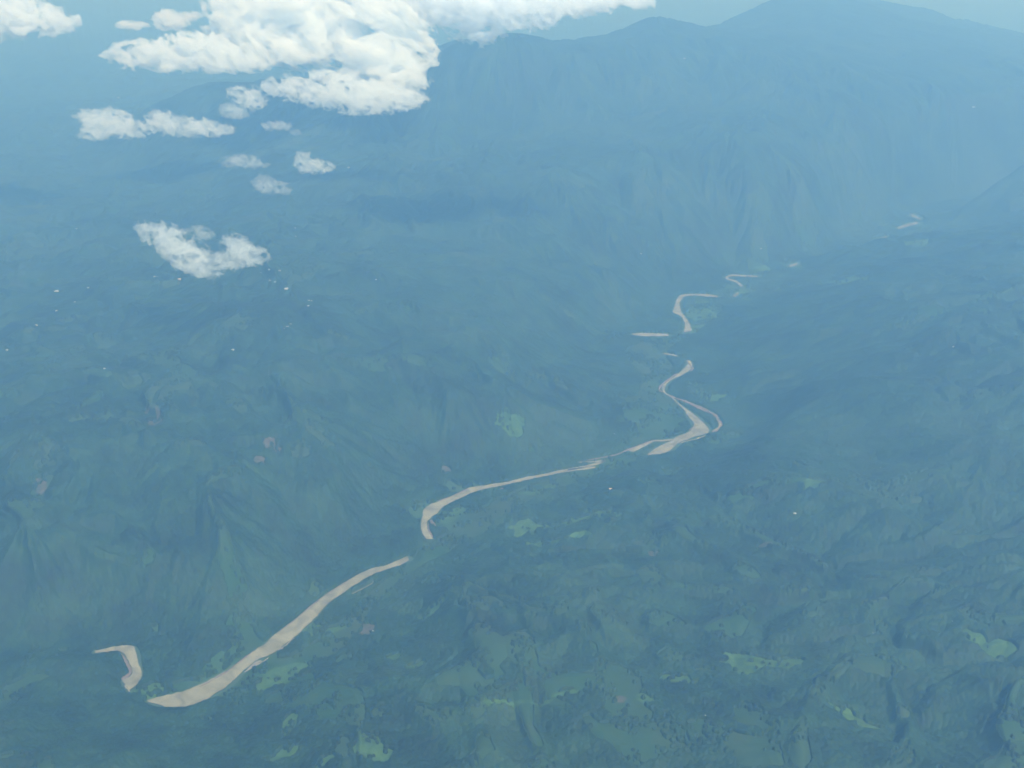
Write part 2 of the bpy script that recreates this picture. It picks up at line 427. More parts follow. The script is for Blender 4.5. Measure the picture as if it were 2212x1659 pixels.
# forest: many greens, from bluish dark crowns to yellowish ones
def forest_material():
    m, nt, out = new_mat('forest_canopy')
    tc = N(nt, 'ShaderNodeTexCoord'); v = tc.outputs['Object']
    fine = noise(nt, v, 1 / 34.0, 3, 0.6)
    mid = noise(nt, v, 1 / 150.0, 5, 0.62, 0.6)
    big = noise(nt, v, 1 / 700.0, 5, 0.62, 0.8)
    c1 = ramp(nt, fine, [(0.36, (0.0025, 0.008, 0.004)), (0.5, (0.008, 0.026, 0.010)), (0.64, (0.018, 0.048, 0.019))])
    c2 = ramp(nt, mid, [(0.40, (0.002, 0.007, 0.004)), (0.5, (0.009, 0.028, 0.010)), (0.60, (0.024, 0.056, 0.022))])
    c3 = ramp(nt, big, [(0.40, (0.004, 0.012, 0.005)), (0.52, (0.010, 0.031, 0.011)), (0.62, (0.027, 0.049, 0.021))])
    a = mixc(nt, 0.55, c1, c2)
    a = mixc(nt, 0.45, a, c3)
    b = N(nt, 'ShaderNodeBsdfPrincipled', ins={'Roughness': 0.75, 'Specular IOR Level': 0.25})
    nt.links.new(a, b.inputs['Base Color'])
    nt.links.new(b.outputs[0], out.inputs[0])
    return m

def ground_material():
    m, nt, out = new_mat('grass_and_earth')
    tc = N(nt, 'ShaderNodeTexCoord'); v = tc.outputs['Object']
    at = N(nt, 'ShaderNodeAttribute', attribute_name='cover')
    sep = N(nt, 'ShaderNodeSeparateColor'); nt.links.new(at.outputs['Color'], sep.inputs[0])
    mid = noise(nt, v, 1 / 120.0, 5, 0.6, 0.5)
    big = noise(nt, v, 1 / 800.0, 4, 0.6)
    fine = noise(nt, v, 1 / 22.0, 3, 0.6)
    olive = ramp(nt, mid, [(0.34, (0.0160, 0.0408, 0.0135)), (0.5, (0.0243, 0.0535, 0.0191)), (0.66, (0.0382, 0.0611, 0.0270))])
    olive2 = ramp(nt, big, [(0.38, (0.0174, 0.0484, 0.0158)), (0.62, (0.0366, 0.0469, 0.0282))])
    grass = mixc(nt, 0.45, olive, olive2)
    lush = ramp(nt, fine, [(0.35, (0.0352, 0.0797, 0.0210)), (0.65, (0.0602, 0.1090, 0.0322))])
    c = mixc(nt, sep.outputs[0], grass, lush)
    soil = ramp(nt, fine, [(0.35, (0.0638, 0.0496, 0.0425)), (0.65, (0.1125, 0.0840, 0.0697))])
    c = mixc(nt, sep.outputs[1], c, soil)
    sand = ramp(nt, mid, [(0.4, (0.0893, 0.1199, 0.1080)), (0.6, (0.1250, 0.1665, 0.1512))])
    c = mixc(nt, sep.outputs[2], c, sand)
    b = N(nt, 'ShaderNodeBsdfPrincipled', ins={'Roughness': 0.9, 'Specular IOR Level': 0.15})
    nt.links.new(c, b.inputs['Base Color'])
    nt.links.new(b.outputs[0], out.inputs[0])
    return m

def water_material():
    m, nt, out = new_mat('muddy_water')
    tc = N(nt, 'ShaderNodeTexCoord'); v = tc.outputs['Object']
    mid = noise(nt, v, 1 / 90.0, 4, 0.6, 1.0)
    c = ramp(nt, mid, [(0.34, (0.130, 0.116, 0.076)), (0.5, (0.185, 0.166, 0.108)), (0.64, (0.235, 0.212, 0.138))])
    b = N(nt, 'ShaderNodeBsdfPrincipled', ins={'Roughness': 0.12, 'IOR': 1.34})
    bp = N(nt, 'ShaderNodeBump', ins={'Strength': 0.35, 'Distance': 0.6})
    nt.links.new(noise(nt, v, 1 / 6.0, 3, 0.6), bp.inputs['Height'])
    nt.links.new(bp.outputs[0], b.inputs['Normal'])
    nt.links.new(c, b.inputs['Base Color'])
    nt.links.new(b.outputs[0], out.inputs[0])
    return m

M_FOREST = forest_material(); M_GROUND = ground_material(); M_WATER = water_material()
M_SAND = simple('river_sand', (0.17, 0.155, 0.13), 0.9, 0, 1 / 35.0, 0.25)
M_WETSAND = simple('red_river_gravel', (0.13, 0.095, 0.08), 0.9, 0, 1 / 25.0, 0.3)

def mesh_obj(name, V, Q, mat, parent=None, smooth=True, quads=True):
    me = bpy.data.meshes.new(name)
    V = np.asarray(V, np.float32); Q = np.asarray(Q, np.int32)
    k = Q.shape[1]
    me.vertices.add(len(V)); me.vertices.foreach_set('co', V.ravel())
    me.loops.add(Q.size); me.loops.foreach_set('vertex_index', Q.ravel())
    me.polygons.add(len(Q)); me.polygons.foreach_set('loop_start', np.arange(0, Q.size, k, dtype=np.int32))
    me.polygons.foreach_set('loop_total', np.full(len(Q), k, np.int32))
    me.update(calc_edges=True)
    if smooth: me.polygons.foreach_set('use_smooth', np.ones(len(Q), bool))
    me.materials.append(mat)
    o = bpy.data.objects.new(name, me); COL.objects.link(o)
    if parent: o.parent = parent
    return o

# ------------------------------------------------------------------ the ground: one polar sheet, finer where it is looked at
S_ = math.radians(31)
az = np.concatenate([np.linspace(-math.pi, -S_ - 0.05, 60), np.linspace(-S_, S_, 1300), np.linspace(S_ + 0.05, math.pi, 60)])
rr = [1.0, 400, 900, 1400, 1900, 2300]
r = 2450.0
while r < 24000:
    rr.append(r); r += max(3.2, (r * r + CAM_H ** 2) / CAM_H / 1098.0 * 0.78 * min(1.0, 0.55 + 2500.0 / r))
    if len(rr) > 1500: break
print('rows', len(rr), r)
while r < 150000:
    rr.append(r); r *= 1.035
rr = np.array(rr)
AZ, RR = np.meshgrid(az, rr)
X = RR * np.sin(AZ); Y = RR * np.cos(AZ)
Z, ER, RD, SL = height(X, Y)
print('grid', X.shape, 'min', Z.min(), 'max', Z.max(), time.time() - T0)
Z = Z - (RR / 6371000.0) * RR * 0.0

RDC = river_dist(X, Y, cv)
# fields and bare places: (px, py, rx px, ry px, kind)   kind g lush grass, o dry pasture, s bare soil, d sand
FIELDS = [(1522, 670, 48, 20, 'g'), (1500, 708, 22, 9, 'g'), (1525, 858, 36, 12, 'g'), (1500, 832, 20, 8, 'g'), (1270, 1118, 78, 11, 'g'), (1215, 1132, 40, 12, 'g'), (1150, 1142, 50, 9, 'g'),
          (1240, 1160, 45, 12, 'g'), (1150, 1067, 28, 6, 'g'), (1195, 1052, 24, 5, 'g'), (985, 1105, 26, 9, 'g'), (970, 1120, 22, 9, 'g'), (600, 1465, 45, 15, 'g'), (580, 1480, 40, 10, 'g'),
          (630, 1560, 16, 16, 'g'), (618, 1598, 14, 16, 'g'), (600, 1635, 40, 8, 'g'), (795, 1612, 26, 34, 'g'), (815, 1630, 30, 14, 'g'), (700, 1645, 36, 8, 'g'), (1655, 1435, 56, 22, 'g'), (1700, 1432, 30, 14, 'g'),
          (1608, 1430, 40, 26, 'g'), (1090, 1515, 40, 8, 'g'), (1220, 1505, 36, 7, 'g'), (1165, 1525, 24, 6, 'g'), (1470, 1470, 40, 12, 'g'), (1400, 1505, 26, 10, 'g'), (1110, 915, 32, 12, 'g'),
          (930, 1325, 36, 10, 'g'), (860, 1420, 22, 14, 'g'), (745, 1420, 24, 14, 'o'), (900, 1440, 26, 12, 'g'), (2150, 1395, 60, 10, 'g'), (1460, 1570, 60, 12, 'o'), (1850, 1555, 50, 10, 'g'), (1500, 1560, 40, 8, 'o'),
          (1400, 1600, 50, 14, 'o'), (1980, 520, 26, 5, 'g'), (1830, 530, 14, 3, 'g'), (1660, 582, 20, 6, 'g'), (1600, 630, 14, 5, 'g'), (1840, 605, 60, 8, 'g'), (1700, 622, 40, 4, 'g'), (1420, 745, 14, 6, 'g'),
          (320, 1495, 34, 10, 'g'), (1940, 1080, 60, 8, 'o'), (1180, 1175, 60, 8, 'g'), (820, 1280, 30, 10, 'o'), (640, 1440, 40, 14, 'g'), (700, 1360, 40, 16, 'g'), (1780, 1040, 60, 6, 'g'),
          (290, 830, 34, 8, 'o'), (205, 905, 55, 9, 'o'), (100, 985, 34, 20, 'o'), (90, 1050, 30, 20, 'o'), (800, 780, 60, 8, 'o'), (1100, 800, 50, 14, 'o'), (1160, 815, 30, 8, 'o'), (820, 660, 90, 10, 'o'),
          (330, 915, 14, 12, 's'), (318, 885, 10, 6, 's'), (342, 900, 6, 8, 's'), (563, 1000, 16, 8, 's'), (590, 960, 20, 10, 's'), (650, 975, 30, 10, 'o'), (795, 1355, 16, 8, 's'), (788, 1368, 14, 5, 's'), (960, 1015, 12, 7, 's'),
          (1400, 1170, 50, 14, 'o'), (1420, 1195, 20, 5, 's'), (1650, 1178, 18, 3, 's'), (388, 607, 5, 2.5, 's'), (85, 1050, 12, 12, 's'), (122, 1419, 6, 2.5, 'd'), (1198, 1146, 11, 3.6, 'd'), (1020, 640, 22, 8, 'o'),
          (1450, 1610, 40, 12, 'o'), (1540, 1520, 30, 14, 'o'), (1900, 1350, 50, 6, 'o'), (1340, 1510, 14, 5, 's'), (2140, 1555, 14, 3, 's'), (1890, 1368, 6, 2.4, 'd'), (1740, 470, 30, 20, 'o'), (1850, 440, 20, 16, 'o'),
          (1460, 1020, 50, 7, 'o'), (2100, 860, 60, 6, 'o'), (1600, 1080, 60, 8, 'o'), (2000, 610, 50, 5, 'o'), (1520, 1450, 30, 6, 'o'), (350, 460, 30, 4, 'o'), (1000, 330, 40, 8, 'o'), (900, 410, 40, 6, 'o')]
FW = []
for (a, b, ra, rb, kd) in FIELDS:
    g = on_ground(a, b)
    if g is None: continue
    D = math.hypot(g[0], g[1]); sl_ = math.hypot(D, CAM_H - g[2])
    wx_ = ra / F * sl_
    dep = rb / F * sl_ * sl_ / (CAM_H - g[2])
    FW.append((g[0], g[1], wx_, dep, kd, g[2]))
print('fields', len(FW), time.time() - T0)

jx = X + 60 * perlin(X / 160, Y / 160, 301) + 45 * perlin(X / 60, Y / 60, 303); jy = Y + 80 * perlin(X / 160 + 9, Y / 160, 302) + 50 * perlin(X / 60, Y / 60 + 5, 304)
fq = perlin(X / 55, Y / 55, 311) + 0.6 * perlin(X / 24, Y / 24, 312)
lush = np.zeros(X.shape, np.float32); dry = lush.copy(); soil = lush.copy(); sand = lush.copy()
for (qx, qy, wx_, dep, kd, _z) in FW:
    big_ = min(1.0, wx_ / 150.0)
    ux = X + (jx - X) * big_; uy = Y + (jy - Y) * big_
    c_, s_ = math.cos(math.atan2(qx, qy)), math.sin(math.atan2(qx, qy))
    dx_ = ux - qx; dy_ = uy - qy
    a_ = (dx_ * c_ - dy_ * s_) / wx_; b_ = (dx_ * s_ + dy_ * c_) / dep
    m = 1 - (a_ * a_ + b_ * b_)
    m = sstep(-0.35, 0.55, m + 0.35 * fq)
    if kd == 'g': lush = np.maximum(lush, m)
    elif kd == 'o': dry = np.maximum(dry, m)
    elif kd == 's': soil = np.maximum(soil, m)
    else: sand = np.maximum(sand, m)
# crests tend to be open pasture, hollows wooded
open_n = fbm(X / 520, Y / 520, 400, 4, 0.55)
patch = fbm(X / 1500, Y / 1500, 410, 3)
crest = sstep(0.62, 1.5, 1.5 * ER + 0.9 * open_n + 0.7 * patch)
op = np.clip(np.maximum.reduce([crest * 0.85, lush * 1.25, dry * 0.75, soil, sand]), 0, 1)
valley = 0.75 * sstep(330, 60, RDC) * sstep(0.05, 0.4, fbm(X / 260, Y / 260, 500, 4))
op = np.maximum(op, valley)
lush = np.maximum(lush, valley * 0.55)
clr = 14 + 46 * sstep(5500, 10500, RR)
op = np.maximum(op, sstep(1.0, 0.35, RDC / clr))
RDS = river_dist(X, Y, SHL)
op = np.maximum(op, sstep(1.0, 0.35, RDS / (0.8 * clr)))
# crowns as real relief on the forest sheet; spacing grows where single crowns are too small to see
def crowns(x, y, cell, seed, op=None):
    px = x / cell; py = y / cell
    ix = np.floor(px).astype(np.int64); iy = np.floor(py).astype(np.int64)
    fx = (px - ix).astype(np.float32); fy = (py - iy).astype(np.float32)
    best = np.full(x.shape, -1.0, np.float32)
    for i in (-1, 0, 1):
        for j in (-1, 0, 1):
            hx = h01(ix + i, iy + j, seed); hy = h01(ix + i, iy + j, seed + 7); hs = h01(ix + i, iy + j, seed + 3)
            d = (fx - i - hx) ** 2 + (fy - j - hy) ** 2
            R2 = (0.40 + 0.45 * hs) ** 2
            v = (0.55 + 0.6 * hs) * np.sqrt(np.clip(1 - d / R2, 0, 1))
            if op is not None: v = np.where(h01(ix + i, iy + j, seed + 11) > op, v, 0)
            best = np.maximum(best, v)
    return best
rough = op + 0.22 * perlin(X / 45, Y / 45, 600) + 0.16 * perlin(X / 120, Y / 120, 601)
forest_m = 1 - sstep(0.38, 0.72, rough)
lone = crowns(X, Y, 15.0, 1200, np.clip(0.1 + op * 0.85 + 1.2 * perlin(X / 130, Y / 130, 1400), 0, 0.985)) * sstep(11000, 7000, RR) * (RDC > 12) * (RDS > 8)
lone2 = crowns(X, Y, 26.0, 1300, np.clip(0.1 + op * 0.9 + 1.0 * perlin(X / 200, Y / 200, 1401), 0, 0.99)) * sstep(5000, 9000, RR) * (RDC > 12)
forest_m = np.maximum(forest_m, sstep(0.15, 0.6, np.maximum(lone, lone2)))
cover = np.zeros((X.size, 4), np.float32)
cover[:, 0] = np.clip(lush * (0.75 + 0.35 * fq), 0, 1).ravel(); cover[:, 1] = np.clip(soil * (0.55 + 0.5 * fq), 0, 0.75).ravel()
bank = sstep(9, 2, RDC) * 0.2
cover[:, 2] = np.clip(np.maximum(sand, bank), 0, 1).ravel(); cover[:, 3] = 1

near = sstep(9000, 5000, RR)
cr = crowns(X, Y, 14.0, 900) * 4.2 * near + crowns(X, Y, 38.0, 950) * 3.5 * sstep(20000, 11000, RR)
canopy = 7.0 + cr + 5 * fbm(X / 90, Y / 90, 700, 3)
CZ = Z + np.where(forest_m > 0.02, -6 + (canopy + 6) * sstep(0.05, 0.75, forest_m), -6)
print('cover', time.time() - T0)

nr, na = X.shape
I = np.arange(nr * na, dtype=np.int32).reshape(nr, na)
Q = np.stack([I[:-1, :-1], I[:-1, 1:], I[1:, 1:], I[1:, :-1]], -1).reshape(-1, 4)[:, ::-1]
hills = mesh_obj('hills', np.stack([X, Y, Z], -1).reshape(-1, 3), Q, M_GROUND)
hills['kind'] = 'structure'
ca = hills.data.color_attributes.new('cover', 'FLOAT_COLOR', 'POINT')
ca.data.foreach_set('color', cover.ravel())
fm = forest_m.reshape(-1)
keepq = (fm[Q] > 0.02).any(axis=1) & (RR.reshape(-1)[Q[:, 0]] > 900)
Qf = Q[keepq]
used = np.zeros(nr * na, bool); used[Qf.ravel()] = True
remap = np.cumsum(used) - 1
Vf = np.stack([X, Y, CZ], -1).reshape(-1, 3)[used]
forest = mesh_obj('forest', Vf, remap[Qf].astype(np.int32), M_FOREST)
forest['kind'] = 'stuff'
print('ground done', len(Qf), time.time() - T0)

# ------------------------------------------------------------------ river and its bars
V = []; Qr = []
for i_, (lx, ly, rx, ry) in enumerate(strips):
    if i_ in HIDDEN: continue
    base = len(V); K = 5
    for k in range(len(lx)):
        jl = 2.5 * math.sin(k * 1.7) + 2.0 * math.sin(k * 0.61)
        for j in range(K):
            t = j / (K - 1)
            V.append((lx[k] + (rx[k] - lx[k]) * t, ly[k] + (ry[k] - ly[k]) * t, 4.2))
    for k in range(len(lx) - 1):
        for j in range(K - 1):
            a = base + k * K + j
            Qr.append((a, a + 1, a + K + 1, a + K))
V = np.array(V); Qr = np.array(Qr)
a, b, c = V[Qr[:, 0]], V[Qr[:, 1]], V[Qr[:, 2]]
nz = (b - a)[:, 0] * (c - a)[:, 1] - (b - a)[:, 1] * (c - a)[:, 0]
Qr[nz < 0] = Qr[nz < 0][:, ::-1]
river = mesh_obj('river', V, Qr, M_WATER)
river['kind'] = 'structure'

def flat_poly(name, pts, z, mat):
    S = np.array(pts, float)
    k = len(S); out = []
    for i in range(k):
        p0, p1, p2, p3 = S[i - 1], S[i], S[(i + 1) % k], S[(i + 2) % k]
        for t in (0, .25, .5, .75):
            out.append(0.5 * ((2 * p1) + (-p0 + p2) * t + (2 * p0 - 5 * p1 + 4 * p2 - p3) * t * t + (-p0 + 3 * p1 - 3 * p2 + p3) * t ** 3))
    out = np.array(out)
    x, y = at_z(out[:, 0], out[:, 1], z)
    me = bpy.data.meshes.new(name)
    n = len(x); mx, my = x.mean(), y.mean()
    area = 0.5 * np.sum(x * np.roll(y, -1) - y * np.roll(x, -1))
    if area < 0: x = x[::-1]; y = y[::-1]
    import bmesh
    bm = bmesh.new()
    top = [bm.verts.new((x[i], y[i], z - 0.5)) for i in range(n)]
    inn = [bm.verts.new((mx + (x[i] - mx) * 0.8, my + (y[i] - my) * 0.8, z + 0.5)) for i in range(n)]
    bot = [bm.verts.new((x[i], y[i], z - 3.0)) for i in range(n)]
    for i in range(n):
        j = (i + 1) % n
        bm.faces.new((top[i], top[j], inn[j], inn[i])); bm.faces.new((bot[i], bot[j], top[j], top[i]))
    f = bm.faces.new(inn)
    bmesh.ops.triangulate(bm, faces=[f])
    bm.to_mesh(me); bm.free()
    me.materials.append(mat)
    o = bpy.data.objects.new(name, me); COL.objects.link(o)
    o['kind'] = 'structure'
    return o
BARS = [
 ([(228, 1409), (246, 1408), (259, 1410), (270, 1420), (280, 1436), (285, 1449), (279, 1460), (266, 1469), (254, 1455), (244, 1440), (238, 1424)], M_WETSAND),
 ([(600, 1402), (612, 1396), (630, 1381), (636, 1378), (626, 1390), (606, 1404)], M_SAND),
 ([(527, 1452), (548, 1432), (560, 1426), (566, 1430), (545, 1442)], M_SAND),
 ([(926, 1148), (925, 1132), (932, 1122), (943, 1138), (940, 1152), (932, 1160)], M_WETSAND),
 ([(775, 1264), (812, 1244), (850, 1229), (846, 1240), (810, 1254)], M_WETSAND),
 ([(1105, 1048), (1150, 1038), (1205, 1026), (1195, 1034), (1130, 1048), (1080, 1056)], M_WETSAND),
]
for p, m_ in BARS:
    flat_poly('sandbar', p, 4.0, m_)

def shore(name, pts, w, z, mat):
    """a narrow bar of sand or a back channel along a line on the photograph, w metres wide"""
    A = np.array(pts, float); out = []
    for i in range(len(A) - 1):
        p0, p1, p2, p3 = A[max(i - 1, 0)], A[i], A[i + 1], A[min(i + 2, len(A) - 1)]
        for t in (0, .2, .4, .6, .8):
            out.append(0.5 * ((2 * p1) + (-p0 + p2) * t + (2 * p0 - 5 * p1 + 4 * p2 - p3) * t * t + (-p0 + 3 * p1 - 3 * p2 + p3) * t ** 3))
    out.append(A[-1]); out = np.array(out)
    x, y = at_z(out[:, 0], out[:, 1], z)
    dx, dy = np.gradient(x), np.gradient(y); L = np.hypot(dx, dy) + 1e-6; nx_, ny_ = -dy / L, dx / L
    k = np.arange(len(x)); ww = w * 0.5 * (0.75 + 0.3 * np.sin(k * 0.9) + 0.2 * np.sin(k * 2.3)) * np.clip(np.minimum(k, len(x) - 1 - k) / 3.0, 0.1, 1)
    V = []
    for i in range(len(x)):
        for t, dz in ((-1, -2.5), (-1, -0.2), (0, 0.35), (1, -0.2), (1, -2.5)):
            V.append((x[i] + nx_[i] * ww[i] * t, y[i] + ny_[i] * ww[i] * t, z + dz))
    Q = [(i * 5 + j, i * 5 + 5 + j, i * 5 + 6 + j, i * 5 + 1 + j) for i in range(len(x) - 1) for j in range(4)]
    o = mesh_obj(name, V, Q, mat); o['kind'] = 'structure'
    return o
for (nm_, pts_, w_, z_, m_) in SHORES:
    shore(nm_, pts_, w_, z_, {'M_WATER': M_WATER, 'M_SAND': M_SAND, 'M_WETSAND': M_WETSAND}[m_])
print('river', time.time() - T0)

# ------------------------------------------------------------------ houses
M_ROOF = simple('zinc_roof', (0.33, 0.35, 0.35), 0.45, 0.0)
M_ROOF2 = simple('rusty_zinc_roof', (0.52, 0.36, 0.30), 0.6, 0.0, 0.4, 0.3)
M_WALL = simple('limewashed_wall', (0.42, 0.40, 0.36), 0.9, 0, 0.5, 0.12)
M_DOOR = simple('painted_wood', (0.12, 0.09, 0.06), 0.7)

def box(V, Q, x0, x1, y0, y1, z0, z1):
    b = len(V)
    V += [(x0, y0, z0), (x1, y0, z0), (x1, y1, z0), (x0, y1, z0), (x0, y0, z1), (x1, y0, z1), (x1, y1, z1), (x0, y1, z1)]
    Q += [(b, b + 3, b + 2, b + 1), (b + 4, b + 5, b + 6, b + 7), (b, b + 1, b + 5, b + 4), (b + 1, b + 2, b + 6, b + 5), (b + 2, b + 3, b + 7, b + 6), (b + 3, b, b + 4, b + 7)]

def make_house(L, W, roofmat):
    root = bpy.data.objects.new('house', None); COL.objects.link(root)
    V, Q = [], []; box(V, Q, -L / 2, L / 2, -W / 2, W / 2, -4, 3)
    mesh_obj('wall', V, Q, M_WALL, root, False)
    V, Q = [], []; e = 0.8; zt = 3 + W * 0.14
    # a low gable roof with some thickness and eaves
    for s in (-1, 1):
        b = len(V)
        y0, y1 = s * (W / 2 + e), 0.0
        V += [(-L / 2 - e, y0, 2.8), (L / 2 + e, y0, 2.8), (L / 2 + e, y1, zt), (-L / 2 - e, y1, zt),
              (-L / 2 - e, y0, 3.05), (L / 2 + e, y0, 3.05), (L / 2 + e, y1, zt + .25), (-L / 2 - e, y1, zt + .25)]
        q = [(b, b + 3, b + 2, b + 1), (b + 4, b + 5, b + 6, b + 7), (b, b + 1, b + 5, b + 4), (b + 1, b + 2, b + 6, b + 5), (b + 3, b, b + 4, b + 7)]
        if s > 0: q = [t[::-1] for t in q]
        Q += q
    mesh_obj('roof', V, Q, roofmat, root, False)
    V, Q = [], []; box(V, Q, -0.55, 0.55, -W / 2 - 0.06, -W / 2 + 0.05, 0, 2.1)
    mesh_obj('door', V, Q, M_DOOR, root, False)
    for s in (-1, 1):
        V, Q = [], []; box(V, Q, s * L * 0.3 - 0.7, s * L * 0.3 + 0.7, -W / 2 - 0.05, -W / 2 + 0.05, 1.0, 2.1)
        mesh_obj('window', V, Q, M_DOOR, root, False)
    return root

def copy_tree(root):
    r = root.copy(); COL.objects.link(r)
    for ch in list(root.children):
        c = ch.copy(); c.parent = r; COL.objects.link(c)
    return r

HOUSES = [  # px, py, kind, length scale, label
 (165.5, 496, 0, 1.0, 'small white roofed house alone on the far left plain below the long twin cloud'),
 (334, 600, 0, 1.1, 'white roofed house just below the tail of the V shaped cloud, left of a pair'),
 (340, 600, 0, 0.8, 'smaller white roofed house just below the V shaped cloud, right of a pair'),
 (191, 624, 0, 1.1, 'white roofed house on the left plain, right of the long bright shed'),
 (122, 632, 0, 2.2, 'long bright white shed on the left plain, widest building there'),
 (162, 655, 0, 0.9, 'faint pale roofed house on the left plain, below the long bright shed'),
 (123, 674, 0, 1.3, 'bright white roofed house on the left plain straight below the long shed'),
 (79, 705, 0, 1.2, 'pale grey roofed house on the left plain beside a brownish clearing'),
 (16, 759, 0, 1.2, 'bright white roofed house at the left edge of the view'),
 (503, 758.5, 0, 1.2, 'lone white roofed house on a grassy spur in the left middle hills'),
 (226, 799, 0, 0.8, 'tiny white roofed house alone among the left wooded hills above the lit crest'),
 (637, 495, 0, 1.1, 'white roofed house on the hillside right of the V shaped cloud, upper of two'),
 (638.5, 513, 0, 0.8, 'faint white roofed house right of the V shaped cloud, lower of two'),
 (582, 585, 0, 1.1, 'bright white roofed house below the right lobe of the V shaped cloud'),
 (604, 587, 0, 1.0, 'white roofed house right of another one, behind the ridge top hamlet'),
 (563, 592, 0, 0.8, 'faint pale roofed house at the left end of the houses behind the ridge top'),
 (584, 609, 0, 1.3, 'bright white roofed house on the ridge top, leftmost of three on the crest'),
 (595, 612, 0, 1.1, 'white roofed house on the ridge top, middle of three on the crest'),
 (618.5, 626.5, 0, 1.8, 'largest and brightest white building on the ridge top hamlet'),
 (667, 652, 0, 1.0, 'white roofed house below the ridge crest, left of an adjoining pair'),
 (673, 653, 0, 0.9, 'white roofed house below the ridge crest, right of an adjoining pair'),
 (666, 664, 0, 1.1, 'white roofed house standing under the adjoining pair below the ridge crest'),
 (813, 606.5, 0, 1.1, 'lone white roofed house in the valley behind the long bare ridge'),
 (628, 703, 0, 0.9, 'small white roofed house on the middle slope, topmost of a slanting row of three'),
 (621, 709, 0, 1.2, 'white roofed house on the middle slope, middle of a slanting row of three'),
 (615.5, 713, 0, 0.8, 'small white roofed house on the middle slope, lowest of a slanting row of three'),
 (753, 364, 0, 1.3, 'bright white roofed house high in the blue hills right of the small ragged cloud'),
 (256, 212, 0, 1.6, 'far white building on the distant plain between the big cloud and the long twin cloud'),
 (1478.5, 128, 0, 1.5, 'far white roofed house under the dark rounded peak of the range'),
 (2103, 233, 0, 1.8, 'far white building high on the right hand mountainside'),
 (1385, 550, 0, 1.0, 'white roofed house on the spur above the tight river bends'),
 (1643.5, 539, 0, 1.0, 'pale roofed house at the foot of the pyramid shaped hill'),
 (2060, 752, 0, 1.1, 'white roofed house alone on the right bank wooded slope'),
 (1326, 941, 0, 1.0, 'small white roofed house in the meadow above the braided river'),
 (1716.5, 1112.5, 0, 1.1, 'brightest white roofed house in the forest right of the bright pastures'),
 (1903, 1014, 0, 0.8, 'faint pale roofed house below the long grassy ridge on the right'),
 (1519, 1549, 0, 0.6, 'white roofed house on the bottom right grassy spur, left of a pair'),
 (1523, 1550, 0, 0.55, 'white roofed house on the bottom right grassy spur, right of a pair'),
 (2058, 1346, 0, 0.5, 'faint pale roofed house on a ridge near the lower right edge'),
 (807, 1367, 0, 0.8, 'small pale roofed house beside the pinkish bare slope near the river'),
 (1318.5, 1059.5, 1, 1.2, 'rust roofed house in the trees below the straight river reach'),
 (388, 606, 1, 1.6, 'rust roofed house on a reddish clearing under the V shaped cloud'),
]
protos = {}
rng = np.random.RandomState(7)
for (a, b, kd, s, lab) in HOUSES:
    g = on_ground(a, b)
    if g is None: continue
    if kd not in protos:
        protos[kd] = make_house(15, 9, (M_ROOF, M_ROOF2)[kd]); o = protos[kd]
    else: o = copy_tree(protos[kd])
    o.location = (g[0], g[1], g[2] + 9)
    o.rotation_euler = (0, 0, rng.uniform(-0.6, 0.6))
    sc_ = 0.85 * s * (1 + 0.25 * max(0, math.hypot(g[0], g[1]) - 6000) / 6000)
    o.scale = (sc_, min(sc_, 1.5), min(sc_, 1.5))
    o['label'] = lab; o['category'] = 'house'; o['group'] = 'white roofed houses scattered over the hills'
print('houses', time.time() - T0)

